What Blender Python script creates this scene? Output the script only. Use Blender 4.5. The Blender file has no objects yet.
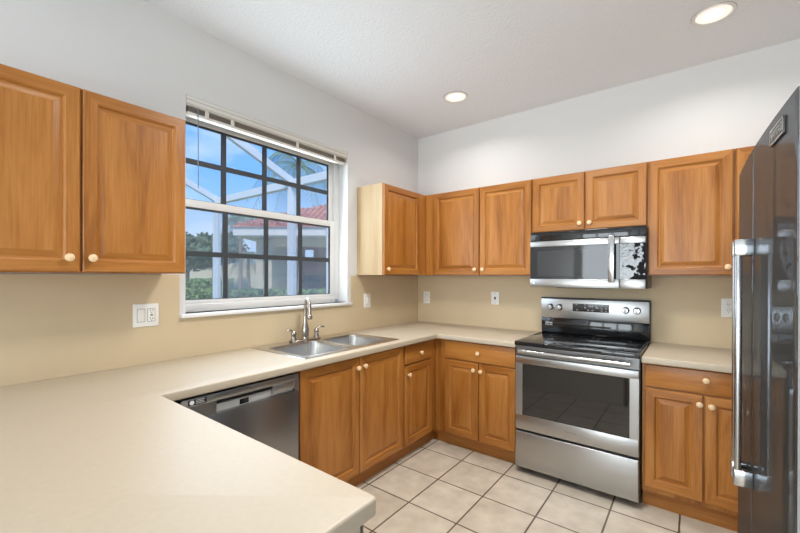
import bpy, bmesh, math, random
from mathutils import Vector, Matrix
R = math.radians
random.seed(7)
S = bpy.context.scene
COL = S.collection

# ------------------------------------------------------------------ camera
yaw, pitch, roll = R(37.5575), R(-0.1209), R(-0.1728)
fwd = Vector((-math.sin(yaw)*math.cos(pitch), math.cos(yaw)*math.cos(pitch), math.sin(pitch)))
rgt = Vector((math.cos(yaw), math.sin(yaw), 0)); upv = rgt.cross(fwd)
r2 = rgt*math.cos(roll) - upv*math.sin(roll); u2 = rgt*math.sin(roll) + upv*math.cos(roll)
cam_d = bpy.data.cameras.new('camera'); cam = bpy.data.objects.new('camera', cam_d); COL.objects.link(cam)
m = Matrix.Identity(4)
for i in range(3):
    m[i][0], m[i][1], m[i][2] = r2[i], u2[i], -fwd[i]
m[0][3], m[1][3], m[2][3] = 2.3114, -3.3132, 1.3834
cam.matrix_world = m
cam_d.sensor_fit = 'HORIZONTAL'; cam_d.sensor_width = 36; cam_d.lens = 381.94*36/800
cam_d.shift_y = 10.69/800; cam_d.clip_start = .02; cam_d.clip_end = 500
S.camera = cam

# ------------------------------------------------------------------ world, sun, large lights, exposure
S.view_settings.view_transform = 'Standard'; S.view_settings.look = 'None'
S.view_settings.gamma = 1; S.view_settings.use_curve_mapping = False
S.view_settings.exposure = 0.46
W = bpy.data.worlds.new('sky'); S.world = W; W.use_nodes = True
nt = W.node_tree; nt.nodes.clear()
def N(t, kind, **kw):
    n = t.nodes.new(kind)
    for k, v in kw.items():
        if k.startswith('i_'): n.inputs[k[2:].replace('_', ' ')].default_value = v
        else: setattr(n, k, v)
    return n
tc = N(nt, 'ShaderNodeTexCoord'); sx = N(nt, 'ShaderNodeSeparateXYZ')
nt.links.new(tc.outputs['Generated'], sx.inputs[0])
rp = N(nt, 'ShaderNodeValToRGB')
rp.color_ramp.elements[0].position = .0; rp.color_ramp.elements[0].color = (.46, .66, .92, 1)
rp.color_ramp.elements[1].position = .75; rp.color_ramp.elements[1].color = (.07, .24, .72, 1)
e = rp.color_ramp.elements.new(.25); e.color = (.16, .42, .88, 1)
nt.links.new(sx.outputs['Z'], rp.inputs[0])
mp = N(nt, 'ShaderNodeMapping'); mp.inputs['Scale'].default_value = (2.2, 2.2, 6)
nt.links.new(tc.outputs['Generated'], mp.inputs[0])
ns = N(nt, 'ShaderNodeTexNoise'); ns.inputs['Scale'].default_value = 1.6; ns.inputs['Detail'].default_value = 6
nt.links.new(mp.outputs[0], ns.inputs['Vector'])
cr = N(nt, 'ShaderNodeValToRGB'); cr.color_ramp.elements[0].position = .5; cr.color_ramp.elements[1].position = .78
cr.color_ramp.elements[1].color = (.6, .6, .6, 1)
nt.links.new(ns.outputs['Fac'], cr.inputs[0])
mx = N(nt, 'ShaderNodeMixRGB'); mx.inputs[2].default_value = (.80, .86, .95, 1)
nt.links.new(cr.outputs[0], mx.inputs[0]); nt.links.new(rp.outputs[0], mx.inputs[1])
bg = N(nt, 'ShaderNodeBackground'); bg.inputs['Strength'].default_value = 1.0
nt.links.new(mx.outputs[0], bg.inputs[0])
wo = N(nt, 'ShaderNodeOutputWorld'); nt.links.new(bg.outputs[0], wo.inputs[0])

def light(name, kind, loc, energy, color=(1, 1, 1), direction=None, **kw):
    d = bpy.data.lights.new(name, kind); d.energy = energy; d.color = color
    for k, v in kw.items(): setattr(d, k, v)
    o = bpy.data.objects.new(name, d); COL.objects.link(o); o.location = loc
    if direction is not None: o.rotation_euler = Vector(direction).to_track_quat('-Z', 'Y').to_euler()
    return o
light('sun', 'SUN', (0, 0, 20), 2.8, (1, .95, .86), (-.42, .45, -.85), angle=R(2))
# daylight through the three panes of the sliding glass doors in the rear wall
for k in range(3):
    light('patio_door_daylight', 'AREA', (.62+k*1.0, -7.46, 1.2), 33, (.90, .97, 1), (0, 1, .03), shape='RECTANGLE', size=.88, size_y=2.2)
# added soft fill at an invented, unseen nook window in the right wall
light('nook_fill_light', 'AREA', (3.345, -4.55, 1.35), 1.5, (.90, .97, 1), (-1, .12, 0), shape='RECTANGLE', size=2.3, size_y=1.9)
# daylight through the sink window
light('sink_window_daylight', 'AREA', (-.088, -1.71, 1.78), 11.5, (.80, .92, 1), (1, 0, -.06), shape='RECTANGLE', size=1.16, size_y=1.06)
CAN_POWER = 3.9

# ------------------------------------------------------------------ materials
def lin(r, g, b):
    f = lambda c: (c/255/12.92) if c/255 <= .04045 else ((c/255+.055)/1.055)**2.4
    return (f(r), f(g), f(b), 1)
def mat(name, color, rough=.5, metal=0., bump=None, spec=.5, coat=0., vary=None, emit=None):
    """plain surface: colour with optional noise variation (scale vec, amount) and optional bump (scale, strength, dist)"""
    M = bpy.data.materials.new(name); M.use_nodes = True; t = M.node_tree
    b = t.nodes['Principled BSDF']
    b.inputs['Base Color'].default_value = color; b.inputs['Roughness'].default_value = rough
    b.inputs['Metallic'].default_value = metal; b.inputs['Specular IOR Level'].default_value = spec
    b.inputs['Coat Weight'].default_value = coat; b.inputs['Coat Roughness'].default_value = .15
    tc = N(t, 'ShaderNodeTexCoord')
    if vary:
        mp = N(t, 'ShaderNodeMapping'); mp.inputs['Scale'].default_value = vary[0]
        t.links.new(tc.outputs['Object'], mp.inputs[0])
        n = N(t, 'ShaderNodeTexNoise', i_Scale=1.0, i_Detail=5.0); t.links.new(mp.outputs[0], n.inputs['Vector'])
        rr = N(t, 'ShaderNodeValToRGB'); a = vary[1]
        rr.color_ramp.elements[0].position = .3; rr.color_ramp.elements[1].position = .7
        rr.color_ramp.elements[0].color = tuple(c*(1-a) for c in color[:3])+(1,)
        rr.color_ramp.elements[1].color = tuple(min(1, c*(1+a)) for c in color[:3])+(1,)
        t.links.new(n.outputs['Fac'], rr.inputs[0]); t.links.new(rr.outputs[0], b.inputs['Base Color'])
    if bump:
        mp = N(t, 'ShaderNodeMapping'); sc = bump[0]
        mp.inputs['Scale'].default_value = sc if isinstance(sc, tuple) else (sc, sc, sc)
        t.links.new(tc.outputs['Object'], mp.inputs[0])
        n = N(t, 'ShaderNodeTexNoise', i_Scale=1.0, i_Detail=3.0); t.links.new(mp.outputs[0], n.inputs['Vector'])
        bp = N(t, 'ShaderNodeBump', i_Strength=bump[1], i_Distance=bump[2])
        t.links.new(n.outputs['Fac'], bp.inputs['Height']); t.links.new(bp.outputs[0], b.inputs['Normal'])
    if emit:
        b.inputs['Emission Color'].default_value = emit[0]; b.inputs['Emission Strength'].default_value = emit[1]
    return M
def wood(name, horizontal=False, c=((138, 82, 28), (170, 109, 46), (186, 127, 64)), rough=.33):
    M = bpy.data.materials.new(name); M.use_nodes = True; t = M.node_tree; b = t.nodes['Principled BSDF']
    tc = N(t, 'ShaderNodeTexCoord'); oi = N(t, 'ShaderNodeObjectInfo')
    ml = N(t, 'ShaderNodeMath', operation='MULTIPLY'); ml.inputs[1].default_value = 37.0
    t.links.new(oi.outputs['Random'], ml.inputs[0])
    ad = N(t, 'ShaderNodeVectorMath', operation='ADD')
    t.links.new(tc.outputs['Object'], ad.inputs[0]); t.links.new(ml.outputs[0], ad.inputs[1])
    mp = N(t, 'ShaderNodeMapping'); mp.inputs['Scale'].default_value = (1.1, 9, 9) if horizontal else (9, 9, 1.1)
    t.links.new(ad.outputs[0], mp.inputs[0])
    n1 = N(t, 'ShaderNodeTexNoise', i_Scale=1.0, i_Detail=4.0, i_Distortion=.9); t.links.new(mp.outputs[0], n1.inputs['Vector'])
    mp2 = N(t, 'ShaderNodeMapping'); mp2.inputs['Scale'].default_value = (6, 160, 160) if horizontal else (160, 160, 6)
    t.links.new(ad.outputs[0], mp2.inputs[0])
    n2 = N(t, 'ShaderNodeTexNoise', i_Scale=1.0, i_Detail=2.0); t.links.new(mp2.outputs[0], n2.inputs['Vector'])
    mxx = N(t, 'ShaderNodeMixRGB'); mxx.inputs[0].default_value = .3
    t.links.new(n1.outputs['Fac'], mxx.inputs[1]); t.links.new(n2.outputs['Fac'], mxx.inputs[2])
    rr = N(t, 'ShaderNodeValToRGB')
    rr.color_ramp.elements[0].position = .34; rr.color_ramp.elements[0].color = lin(*c[0])
    rr.color_ramp.elements[1].position = .66; rr.color_ramp.elements[1].color = lin(*c[2])
    e = rr.color_ramp.elements.new(.5); e.color = lin(*c[1])
    t.links.new(mxx.outputs[0], rr.inputs[0]); t.links.new(rr.outputs[0], b.inputs['Base Color'])
    b.inputs['Roughness'].default_value = rough; b.inputs['Specular IOR Level'].default_value = .4
    return M
def steel(name, color, rough=.27, stretch=(4, 4, 220), aniso=0.):
    M = bpy.data.materials.new(name); M.use_nodes = True; t = M.node_tree; b = t.nodes['Principled BSDF']
    b.inputs['Metallic'].default_value = 1; b.inputs['Base Color'].default_value = color
    tc = N(t, 'ShaderNodeTexCoord'); mp = N(t, 'ShaderNodeMapping'); mp.inputs['Scale'].default_value = stretch
    t.links.new(tc.outputs['Object'], mp.inputs[0])
    n = N(t, 'ShaderNodeTexNoise', i_Scale=1.0, i_Detail=3.0); t.links.new(mp.outputs[0], n.inputs['Vector'])
    mr = N(t, 'ShaderNodeMapRange'); mr.inputs['To Min'].default_value = rough-.012; mr.inputs['To Max'].default_value = rough+.015
    t.links.new(n.outputs['Fac'], mr.inputs['Value']); t.links.new(mr.outputs[0], b.inputs['Roughness'])
    bp = N(t, 'ShaderNodeBump', i_Strength=.0, i_Distance=.0005)
    t.links.new(n.outputs['Fac'], bp.inputs['Height']); t.links.new(bp.outputs[0], b.inputs['Normal'])
    return M
def glass(name, veil=0., veil_color=(.6, .7, .8, 1), reflect=.06):
    M = bpy.data.materials.new(name); M.use_nodes = True; t = M.node_tree; t.nodes.clear()
    o = N(t, 'ShaderNodeOutputMaterial'); tr = N(t, 'ShaderNodeBsdfTransparent'); gl = N(t, 'ShaderNodeBsdfGlossy', i_Roughness=.02)
    m1 = N(t, 'ShaderNodeMixShader'); m1.inputs[0].default_value = reflect
    t.links.new(tr.outputs[0], m1.inputs[1]); t.links.new(gl.outputs[0], m1.inputs[2])
    out = m1
    if veil:
        df = N(t, 'ShaderNodeBsdfDiffuse'); df.inputs[0].default_value = veil_color
        tl = N(t, 'ShaderNodeBsdfTranslucent'); tl.inputs[0].default_value = veil_color
        m0 = N(t, 'ShaderNodeMixShader'); t.links.new(df.outputs[0], m0.inputs[1]); t.links.new(tl.outputs[0], m0.inputs[2])
        m2 = N(t, 'ShaderNodeMixShader'); m2.inputs[0].default_value = veil
        t.links.new(m1.outputs[0], m2.inputs[1]); t.links.new(m0.outputs[0], m2.inputs[2]); out = m2
    t.links.new(out.outputs[0], o.inputs[0])
    return M

WV = wood('maple_vertical'); WH = wood('maple_horizontal', True)
PALE = wood('pale_birch', c=((176, 144, 102), (190, 162, 122), (200, 174, 136)), rough=.5)
KNOB = mat('knob_birch', lin(238, 206, 162), .35)
WHITE = mat('white_paint', lin(232, 231, 228), .5)
PLAST = mat('white_plastic', lin(238, 236, 230), .35)
PLSH = mat('shade_line_and_screw_grey', lin(120, 112, 104), .6)  # grey for painted shade lines; also colours screws and test button
BLIND = mat('blind_vinyl', lin(226, 222, 212), .5)
SLATS = mat('blind_slat', lin(168, 158, 146), .6)
WALLP = mat('wall_paint', lin(222, 221, 219), .85, bump=(90, .12, .002))
CEILP = mat('ceiling_texture', lin(232, 235, 238), .9, bump=(55, .6, .006))
TAN = mat('backsplash_laminate', lin(205, 185, 151), .6, vary=((3, 3, 3), .03))
COUNTER = mat('counter_laminate', lin(189, 175, 153), .46, spec=.8, vary=((60, 60, 60), .025))
CEDGE = mat('counter_edge', lin(206, 190, 164), .5)
STEEL = steel('brushed_stainless', (.46, .46, .455, 1), .3, (9, 2, .6))
STEELV = steel('brushed_stainless_upright', (.62, .62, .61, 1), .24, (9, 2, .6))
DWSTEEL = steel('dishwasher_stainless', (.34, .34, .34, 1), .28, (2, 9, .6))
SINKST = steel('sink_stainless', (.60, .59, .57, 1), .25, (6, 6, 6))
CHROME = steel('handle_metal', (.46, .46, .46, 1), .16, (4, 4, 4))
NICKEL = steel('brushed_nickel', (.42, .385, .345, 1), .18, (4, 4, 4))
BLACKG = mat('black_glass', (.012, .012, .013, 1), .06, spec=.6)
OVENG = mat('oven_glass', (.016, .015, .014, 1), .03, spec=.8)
BLACK = mat('black_enamel', (.015, .015, .016, 1), .3)
DKGREY = mat('dark_grey', (.06, .06, .06, 1), .4)
LTGREY = mat('light_grey_print', (.55, .55, .55, 1), .5)
WHITEPR = mat('white_print', (.85, .85, .85, 1), .5)
SILVERPL = mat('silver_plastic', lin(190, 190, 188), .35, metal=.3)
FRSIDE = mat('fridge_side', lin(150, 150, 149), .4)
LETTER = mat('grey_lettering', (.18, .18, .18, 1), .4)
MUNTIN = mat('dark_bronze_grille', lin(62, 66, 70), .5)
GLASS = glass('window_glass', 0, reflect=.05)
SCREEN = glass('insect_screen', .11, (.46, .54, .62, 1), 0)
CAGE = mat('white_aluminium', lin(214, 222, 228), .5)
CAGESCR = glass('cage_screen', .10, (.76, .8, .84, 1), 0)
STUCCO = mat('beige_stucco', lin(206, 198, 176), .9)
DARKIN = mat('lanai_shade_wall', lin(74, 72, 70), .9)  # porch shade put into the back wall's dark colour
ROOFT = mat('terracotta_tile', lin(190, 130, 116), .8, vary=((6, 6, 6), .35))
LEAF = mat('hedge_leaf', lin(122, 152, 92), .7, vary=((9, 9, 9), .45))
LEAF2 = mat('tree_leaf', lin(88, 112, 84), .8, vary=((4, 4, 4), .45))
PALMF = mat('palm_frond', lin(112, 138, 116), .7, vary=((3, 3, 3), .3))
BARK = mat('palm_bark', lin(140, 126, 112), .9)
GRASS = mat('lawn', lin(96, 124, 70), .9, vary=((4, 4, 4), .3))
PATIO = mat('patio_paver', lin(190, 182, 168), .9)
FASCIA = mat('white_fascia', lin(222, 224, 224), .6)

# black stainless refrigerator skin: a tinted mirror over dark grey
FRD = bpy.data.materials.new('black_stainless'); FRD.use_nodes = True
t = FRD.node_tree; b = t.nodes['Principled BSDF']
b.inputs['Base Color'].default_value = (.028, .028, .027, 1); b.inputs['Roughness'].default_value = .5; b.inputs['Specular IOR Level'].default_value = .2
o = t.nodes['Material Output']
gl = N(t, 'ShaderNodeBsdfGlossy', i_Roughness=.008); gl.inputs[0].default_value = (.70, .77, .88, 1)
ms = N(t, 'ShaderNodeMixShader'); ms.inputs[0].default_value = .17
t.links.new(b.outputs[0], ms.inputs[1]); t.links.new(gl.outputs[0], ms.inputs[2]); t.links.new(ms.outputs[0], o.inputs[0])
# control panel of the microwave, under crinkled clear film; a mask paints its reflections
FILM = bpy.data.materials.new('crinkled_film'); FILM.use_nodes = True; t = FILM.node_tree; b = t.nodes['Principled BSDF']
b.inputs['Base Color'].default_value = (.012, .012, .013, 1); b.inputs['Roughness'].default_value = .5; b.inputs['Specular IOR Level'].default_value = .05
o = t.nodes['Material Output']; tc = N(t, 'ShaderNodeTexCoord')
n = N(t, 'ShaderNodeTexNoise', i_Scale=24.0, i_Detail=5.0); t.links.new(tc.outputs['Object'], n.inputs['Vector'])
sx = N(t, 'ShaderNodeSeparateXYZ'); t.links.new(tc.outputs['Object'], sx.inputs[0])
mr = N(t, 'ShaderNodeMapRange'); mr.inputs['From Min'].default_value = .60; mr.inputs['From Max'].default_value = .746; mr.inputs['To Min'].default_value = .17; mr.inputs['To Max'].default_value = -.10
t.links.new(sx.outputs['X'], mr.inputs['Value'])
ad = N(t, 'ShaderNodeMath', operation='ADD'); t.links.new(n.outputs['Fac'], ad.inputs[0]); t.links.new(mr.outputs[0], ad.inputs[1])
cr = N(t, 'ShaderNodeValToRGB'); cr.color_ramp.elements[0].position = .47; cr.color_ramp.elements[1].position = .51
t.links.new(ad.outputs[0], cr.inputs[0])
ml = N(t, 'ShaderNodeMath', operation='MULTIPLY'); ml.inputs[1].default_value = .13; t.links.new(cr.outputs[0], ml.inputs[0])
gl = N(t, 'ShaderNodeBsdfGlossy', i_Roughness=.12)
n2 = N(t, 'ShaderNodeTexNoise', i_Scale=60.0, i_Detail=3.0); t.links.new(tc.outputs['Object'], n2.inputs['Vector'])
bp = N(t, 'ShaderNodeBump', i_Strength=.5, i_Distance=.004); t.links.new(n2.outputs['Fac'], bp.inputs['Height']); t.links.new(bp.outputs[0], gl.inputs['Normal'])
ms = N(t, 'ShaderNodeMixShader'); t.links.new(ml.outputs[0], ms.inputs[0]); t.links.new(b.outputs[0], ms.inputs[1]); t.links.new(gl.outputs[0], ms.inputs[2]); t.links.new(ms.outputs[0], o.inputs[0])
# floor tile
TILE = bpy.data.materials.new('floor_tile'); TILE.use_nodes = True; t = TILE.node_tree; b = t.nodes['Principled BSDF']
tc = N(t, 'ShaderNodeTexCoord'); mp = N(t, 'ShaderNodeMapping'); mp.inputs['Location'].default_value = (-.603+33, .755+33.5-.0, 0)
t.links.new(tc.outputs['Object'], mp.inputs[0])
br = N(t, 'ShaderNodeTexBrick', offset=0.0, squash=1.0)
br.inputs['Scale'].default_value = 1; br.inputs['Brick Width'].default_value = .33; br.inputs['Row Height'].default_value = .335
br.inputs['Mortar Size'].default_value = .005; br.inputs['Mortar Smooth'].default_value = .1
br.inputs['Color1'].default_value = lin(213, 202, 185); br.inputs['Color2'].default_value = lin(205, 193, 175); br.inputs['Mortar'].default_value = lin(98, 82, 68)
t.links.new(mp.outputs[0], br.inputs['Vector'])
n = N(t, 'ShaderNodeTexNoise', i_Scale=9.0, i_Detail=6.0); t.links.new(tc.outputs['Object'], n.inputs['Vector'])
rr = N(t, 'ShaderNodeValToRGB'); rr.color_ramp.elements[0].position = .3; rr.color_ramp.elements[0].color = (.78, .765, .74, 1); rr.color_ramp.elements[1].position = .7
t.links.new(n.outputs['Fac'], rr.inputs[0])
mu = N(t, 'ShaderNodeMixRGB', blend_type='MULTIPLY'); mu.inputs[0].default_value = 1
t.links.new(br.outputs['Color'], mu.inputs[1]); t.links.new(rr.outputs[0], mu.inputs[2]); t.links.new(mu.outputs[0], b.inputs['Base Color'])
b.inputs['Roughness'].default_value = .42
bp = N(t, 'ShaderNodeBump', i_Strength=.4, i_Distance=.002); bp.invert = True
t.links.new(br.outputs['Fac'], bp.inputs['Height']); t.links.new(bp.outputs[0], b.inputs['Normal'])

# ------------------------------------------------------------------ mesh helpers
def newbm(): return bmesh.new()
def box(bm, x0, x1, y0, y1, z0, z1, bev=0., seg=2, mi=0):
    x0, x1 = min(x0, x1), max(x0, x1); y0, y1 = min(y0, y1), max(y0, y1); z0, z1 = min(z0, z1), max(z0, z1)
    v = [bm.verts.new((x, y, z)) for z in (z0, z1) for y in (y0, y1) for x in (x0, x1)]
    fs = [bm.faces.new([v[i] for i in q]) for q in ((0, 2, 3, 1), (4, 5, 7, 6), (0, 1, 5, 4), (2, 6, 7, 3), (0, 4, 6, 2), (1, 3, 7, 5))]
    for f in fs: f.material_index = mi
    if bev:
        es = list({e for f in fs for e in f.edges})
        r = bmesh.ops.bevel(bm, geom=es, offset=bev, segments=seg, profile=.5, affect='EDGES', clamp_overlap=True)
        for f in r['faces']: f.material_index = mi
    return bm
def obj(name, bm, mats, parent=None, loc=None, smooth=False):
    me = bpy.data.meshes.new(name); bm.normal_update(); bm.to_mesh(me); bm.free()
    if not isinstance(mats, (list, tuple)): mats = [mats]
    for q in mats: me.materials.append(q)
    if smooth:
        for p in me.polygons: p.use_smooth = True
        try: me.set_sharp_from_angle(angle=R(40))
        except Exception: pass
    o = bpy.data.objects.new(name, me); COL.objects.link(o)
    if parent is not None: o.parent = parent
    if loc is not None: o.location = loc
    return o
def boxo(name, dims, mats, parent=None, bev=0., seg=2, **kw):
    return obj(name, box(newbm(), *dims, bev=bev, seg=seg), mats, parent, smooth=bool(bev), **kw)
def thing(name, label, cat, loc=(0, 0, 0), rotz=0., group=None):
    o = bpy.data.objects.new(name, None); COL.objects.link(o); o.location = loc; o.rotation_euler = (0, 0, rotz)
    o.empty_display_size = .1
    return tag(o, label, cat, group)
def tag(o, label, cat, group=None, kind=None):
    o['label'] = label; o['category'] = cat
    if group: o['group'] = group
    if kind: o['kind'] = kind
    return o
def struct(o):
    o['kind'] = 'structure'; return o
def lathe(bm, prof, seg=20, mtx=None, mi=0):
    """prof: (radius, height) pairs around local z"""
    rings = []
    for r_, h in prof:
        if r_ < 1e-6: ring = [bm.verts.new((0, 0, h))]
        else: ring = [bm.verts.new((r_*math.cos(2*math.pi*k/seg), r_*math.sin(2*math.pi*k/seg), h)) for k in range(seg)]
        rings.append(ring)
    new = [v for r_ in rings for v in r_]
    for a, c in zip(rings, rings[1:]):
        for k in range(seg):
            q = [a[k % len(a)], a[(k+1) % len(a)], c[(k+1) % len(c)], c[k % len(c)]]
            u = []
            for v in q:
                if v not in u: u.append(v)
            if len(u) > 2:
                f = bm.faces.new(u); f.material_index = mi
    if mtx is not None: bmesh.ops.transform(bm, matrix=mtx, verts=new)
    return bm
def tube(bm, pts, rad, seg=12, cap=True):
    pts = [Vector(p) for p in pts]; n = len(pts)
    rad = [rad]*n if not isinstance(rad, (list, tuple)) else rad
    up = Vector((0, 0, 1)); rings = []; prev = None
    for i, p in enumerate(pts):
        d = (pts[min(i+1, n-1)]-pts[max(i-1, 0)]).normalized()
        if prev is None:
            a = d.cross(up)
            if a.length < 1e-3: a = d.cross(Vector((1, 0, 0)))
        else: a = prev-d*prev.dot(d)
        a.normalize(); prev = a; c = d.cross(a)
        rings.append([bm.verts.new(p+rad[i]*(a*math.cos(2*math.pi*k/seg)+c*math.sin(2*math.pi*k/seg))) for k in range(seg)])
    for a, c in zip(rings, rings[1:]):
        for k in range(seg): bm.faces.new((a[k], a[(k+1) % seg], c[(k+1) % seg], c[k]))
    if cap: bm.faces.new(rings[0][::-1]); bm.faces.new(rings[-1])
    return bm
def towards(d, loc): return Matrix.Translation(loc) @ Vector(d).to_track_quat('Z', 'Y').to_matrix().to_4x4()
def text(name, body, size, material, parent, mtx, extrude=.0004):
    cu = bpy.data.curves.new(name, 'FONT'); cu.body = body; cu.size = size; cu.extrude = extrude
    cu.align_x = 'CENTER'; cu.align_y = 'CENTER'; cu.resolution_u = 3
    tmp = bpy.data.objects.new(name+'_tmp', cu); COL.objects.link(tmp)
    dg = bpy.context.evaluated_depsgraph_get(); dg.update()
    me = bpy.data.meshes.new_from_object(tmp.evaluated_get(dg)); bpy.data.objects.remove(tmp)
    me.transform(mtx); me.materials.clear(); me.materials.append(material)
    o = bpy.data.objects.new(name, me); COL.objects.link(o); o.parent = parent
    return o
# text facing local -y (reads along +x)
def face_minus_y(x, y, z): return Matrix.Translation((x, y, z)) @ Matrix.Rotation(R(90), 4, 'X')
# text facing local -x (reads along -y)
def face_minus_x(x, y, z): return Matrix.Translation((x, y, z)) @ Matrix.Rotation(R(-90), 4, 'Z') @ Matrix.Rotation(R(90), 4, 'X')

def panel_door_bm(x0, x1, z0, z1, yb, th=.02):
    """raised-panel door, front towards -y; slot 0 upright grain, slot 1 level grain"""
    bm = newbm(); yf = yb-th
    st = .052
    prof = [(0, yb), (0, yf+.004), (.004, yf), (st-.006, yf), (st, yf+.004), (st+.004, yf+.010), (st+.009, yf+.010),
            (st+.012, yf+.0085), (st+.030, yf+.003), (st+.033, yf+.0025)]
    rings = []
    for ins, y in prof:
        rings.append([bm.verts.new(p) for p in ((x0+ins, y, z0+ins), (x1-ins, y, z0+ins), (x1-ins, y, z1-ins), (x0+ins, y, z1-ins))])
    for a, c in zip(rings, rings[1:]):
        for k in range(4):
            f = bm.faces.new((a[k], a[(k+1) % 4], c[(k+1) % 4], c[k])); f.material_index = 1 if k in (0, 2) else 0
    bm.faces.new(rings[-1]); bm.faces.new(rings[0][::-1])
    return bm
def knob(parent, x, y, z):
    bm = lathe(newbm(), [(0, 0), (.008, 0), (.0065, .006), (.0075, .011), (.0145, .014), (.0165, .018), (.0155, .023), (.010, .0265), (0, .028)], 18, towards((0, -1, 0), (x, y, z)))
    return obj('knob', bm, KNOB, parent, smooth=True)
def cabinet(name, label, cat, loc, rotz, w, z0, z1, d, fronts, kick=None, group=None, endpanel=None, carc_x=(0, None)):
    t = thing(name, label, cat, loc, rotz, group)
    cx0 = carc_x[0]; cx1 = w if carc_x[1] is None else carc_x[1]
    e0 = cx0+(.006 if endpanel else 0)
    bm = box(newbm(), e0, cx1, -d, -.003, z0, z1)
    if kick:                                   # base units are open boxes under the worktop
        bm.normal_update(); bmesh.ops.delete(bm, geom=[f for f in bm.faces if f.normal.z > .9], context='FACES_ONLY')
        bmesh.ops.solidify(bm, geom=bm.faces[:], thickness=.016)
    obj('carcass', bm, WV, t)
    if endpanel:
        p = boxo('end_panel', (cx0, cx0+.006, -d, 0, z0, z1), endpanel, t); p['label'] = 'pale birch end panel'
    if kick:
        boxo('toe_kick', (kick[0], kick[1], -d+.045, -d+.06, 0, z0), WH, t)
    for f in fronts:
        kind, x0, x1, a, c = f[:5]
        if kind == 'door':
            o = obj('door', panel_door_bm(x0, x1, a, c, -d), [WV, WH], t)
        else:
            o = boxo('drawer_front', (x0, x1, -d-.02, -d, a, c), WH, t, bev=.005, seg=3)
        if len(f) > 5: knob(o, f[5][0], -d-.02, f[5][1])
    return t

# ------------------------------------------------------------------ the setting
RX, RY, CZ = 3.25, -7.5, 2.834
struct(boxo('floor', (-.15, RX+.15, RY-.15, .15, -.06, 0), TILE))
struct(boxo('ceiling', (-.15, RX+.15, RY-.15, .15, CZ, CZ+.12), CEILP))
struct(boxo('wall_back', (-.15, RX+.15, 0, .15, 0, CZ), WALLP))
bm = newbm()
box(bm, RX, RX+.15, RY, -5.75, 0, CZ); box(bm, RX, RX+.15, -3.35, 0, 0, CZ); box(bm, RX, RX+.15, -5.75, -3.35, 0, .35); box(bm, RX, RX+.15, -5.75, -3.35, 2.35, CZ)
struct(obj('wall_right', bm, WALLP))
w2 = bpy.data.objects.new('added_window_2', None); COL.objects.link(w2); w2.location = (RX+.05, -4.55, .35); struct(w2)  # unseen window added to go with the nook fill light
for k in range(2):
    y0 = -1.2+k*1.2; bm = newbm()
    box(bm, -.03, .03, y0, y0+.06, 0, 2.0); box(bm, -.03, .03, y0+1.14, y0+1.2, 0, 2.0); box(bm, -.03, .03, y0+.06, y0+1.14, 0, .06); box(bm, -.03, .03, y0+.06, y0+1.14, 1.94, 2.0)
    fr = obj('window_sash', bm, WHITE, w2); boxo('pane', (-.004, .004, y0+.06, y0+1.14, .06, 1.94), GLASS, fr)
WY0, WY1, WZ0, WZ1 = -2.328, -1.035, 1.165, 2.425
bm = newbm()
box(bm, -.15, 0, RY, WY0-.05, 0, CZ); box(bm, -.09, 0, WY0-.05, WY0, WZ0, WZ1); box(bm, -.15, 0, WY1, 0, 0, CZ)
box(bm, -.15, 0, WY0-.05, WY1, 0, WZ0); box(bm, -.15, 0, WY0-.05, WY1, WZ1, CZ)
struct(obj('wall_left', bm, WALLP))
bm = newbm()
box(bm, -.15, .1, RY-.15, RY, 0, CZ); box(bm, 3.15, RX+.15, RY-.15, RY, 0, CZ); box(bm, .1, 3.15, RY-.15, RY, 2.35, CZ)
struct(obj('wall_rear', bm, WALLP))
# sliding glass doors in the rear wall
d1 = bpy.data.objects.new('door_1', None); COL.objects.link(d1); d1.location = (0, RY-.04, 0); struct(d1)
for k in range(3):
    x0 = .12+k*1.0
    bm = newbm(); box(bm, x0, x0+.07, -.03, .03, 0, 2.34); box(bm, x0+.93, x0+1.0, -.03, .03, 0, 2.34)
    box(bm, x0+.07, x0+.93, -.03, .03, 0, .09); box(bm, x0+.07, x0+.93, -.03, .03, 2.26, 2.34)
    fr = obj('door_sash', bm, WHITE, d1); boxo('door_glass', (x0+.07, x0+.93, -.004, .004, .09, 2.26), GLASS, fr)

# full-height laminate backsplash below the wall cabinets
bm = newbm()
box(bm, 0, .008, -3.7, -2.362, .9145, 1.389); box(bm, 0, .008, -.998, -.001, .9145, 1.389); box(bm, 0, .008, -2.362, -.998, .9145, 1.15)
struct(obj('trim_1', bm, TAN))
bm = newbm(); box(bm, .009, RX-.002, -.008, 0, .9145, 1.389); struct(obj('trim_2', bm, TAN))

# window over the sink
w1 = bpy.data.objects.new('window_1', None); COL.objects.link(w1); w1.location = (0, 0, 0); struct(w1)
XF = -.10
fw = .05
bm = newbm()
box(bm, XF-.05, XF, WY0-.04, WY0-.021, WZ0+.02, WZ1, .003); box(bm, XF-.05, XF, WY1-fw, WY1, WZ0+.02, WZ1, .003)
box(bm, XF-.05, XF, WY0-.02, WY1-fw, WZ1-.075, WZ1, .003); box(bm, XF-.05, XF+.005, WY0-.02, WY1-fw, WZ0-.01, WZ0+.045, .003)
obj('window_frame', bm, WHITE, w1, smooth=True)
bm = newbm(); box(bm, -.098, .035, WY0-.028, WY1+.032, WZ0-.022, WZ0, .006); obj('window_sill', bm, WHITE, w1, smooth=True)
bm = newbm(); box(bm, -.1, .001, WY1-.001, WY1+.0005, WZ0, WZ1); box(bm, -.1, .001, WY0-.0005, WY0+.001, WZ0, WZ1); box(bm, -.1, .001, WY0, WY1, WZ1-.001, WZ1+.0005)
obj('window_reveal', bm, WHITE, w1)
GY0, GY1 = WY0+.012, WY1-fw-.050       # glass edges
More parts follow.
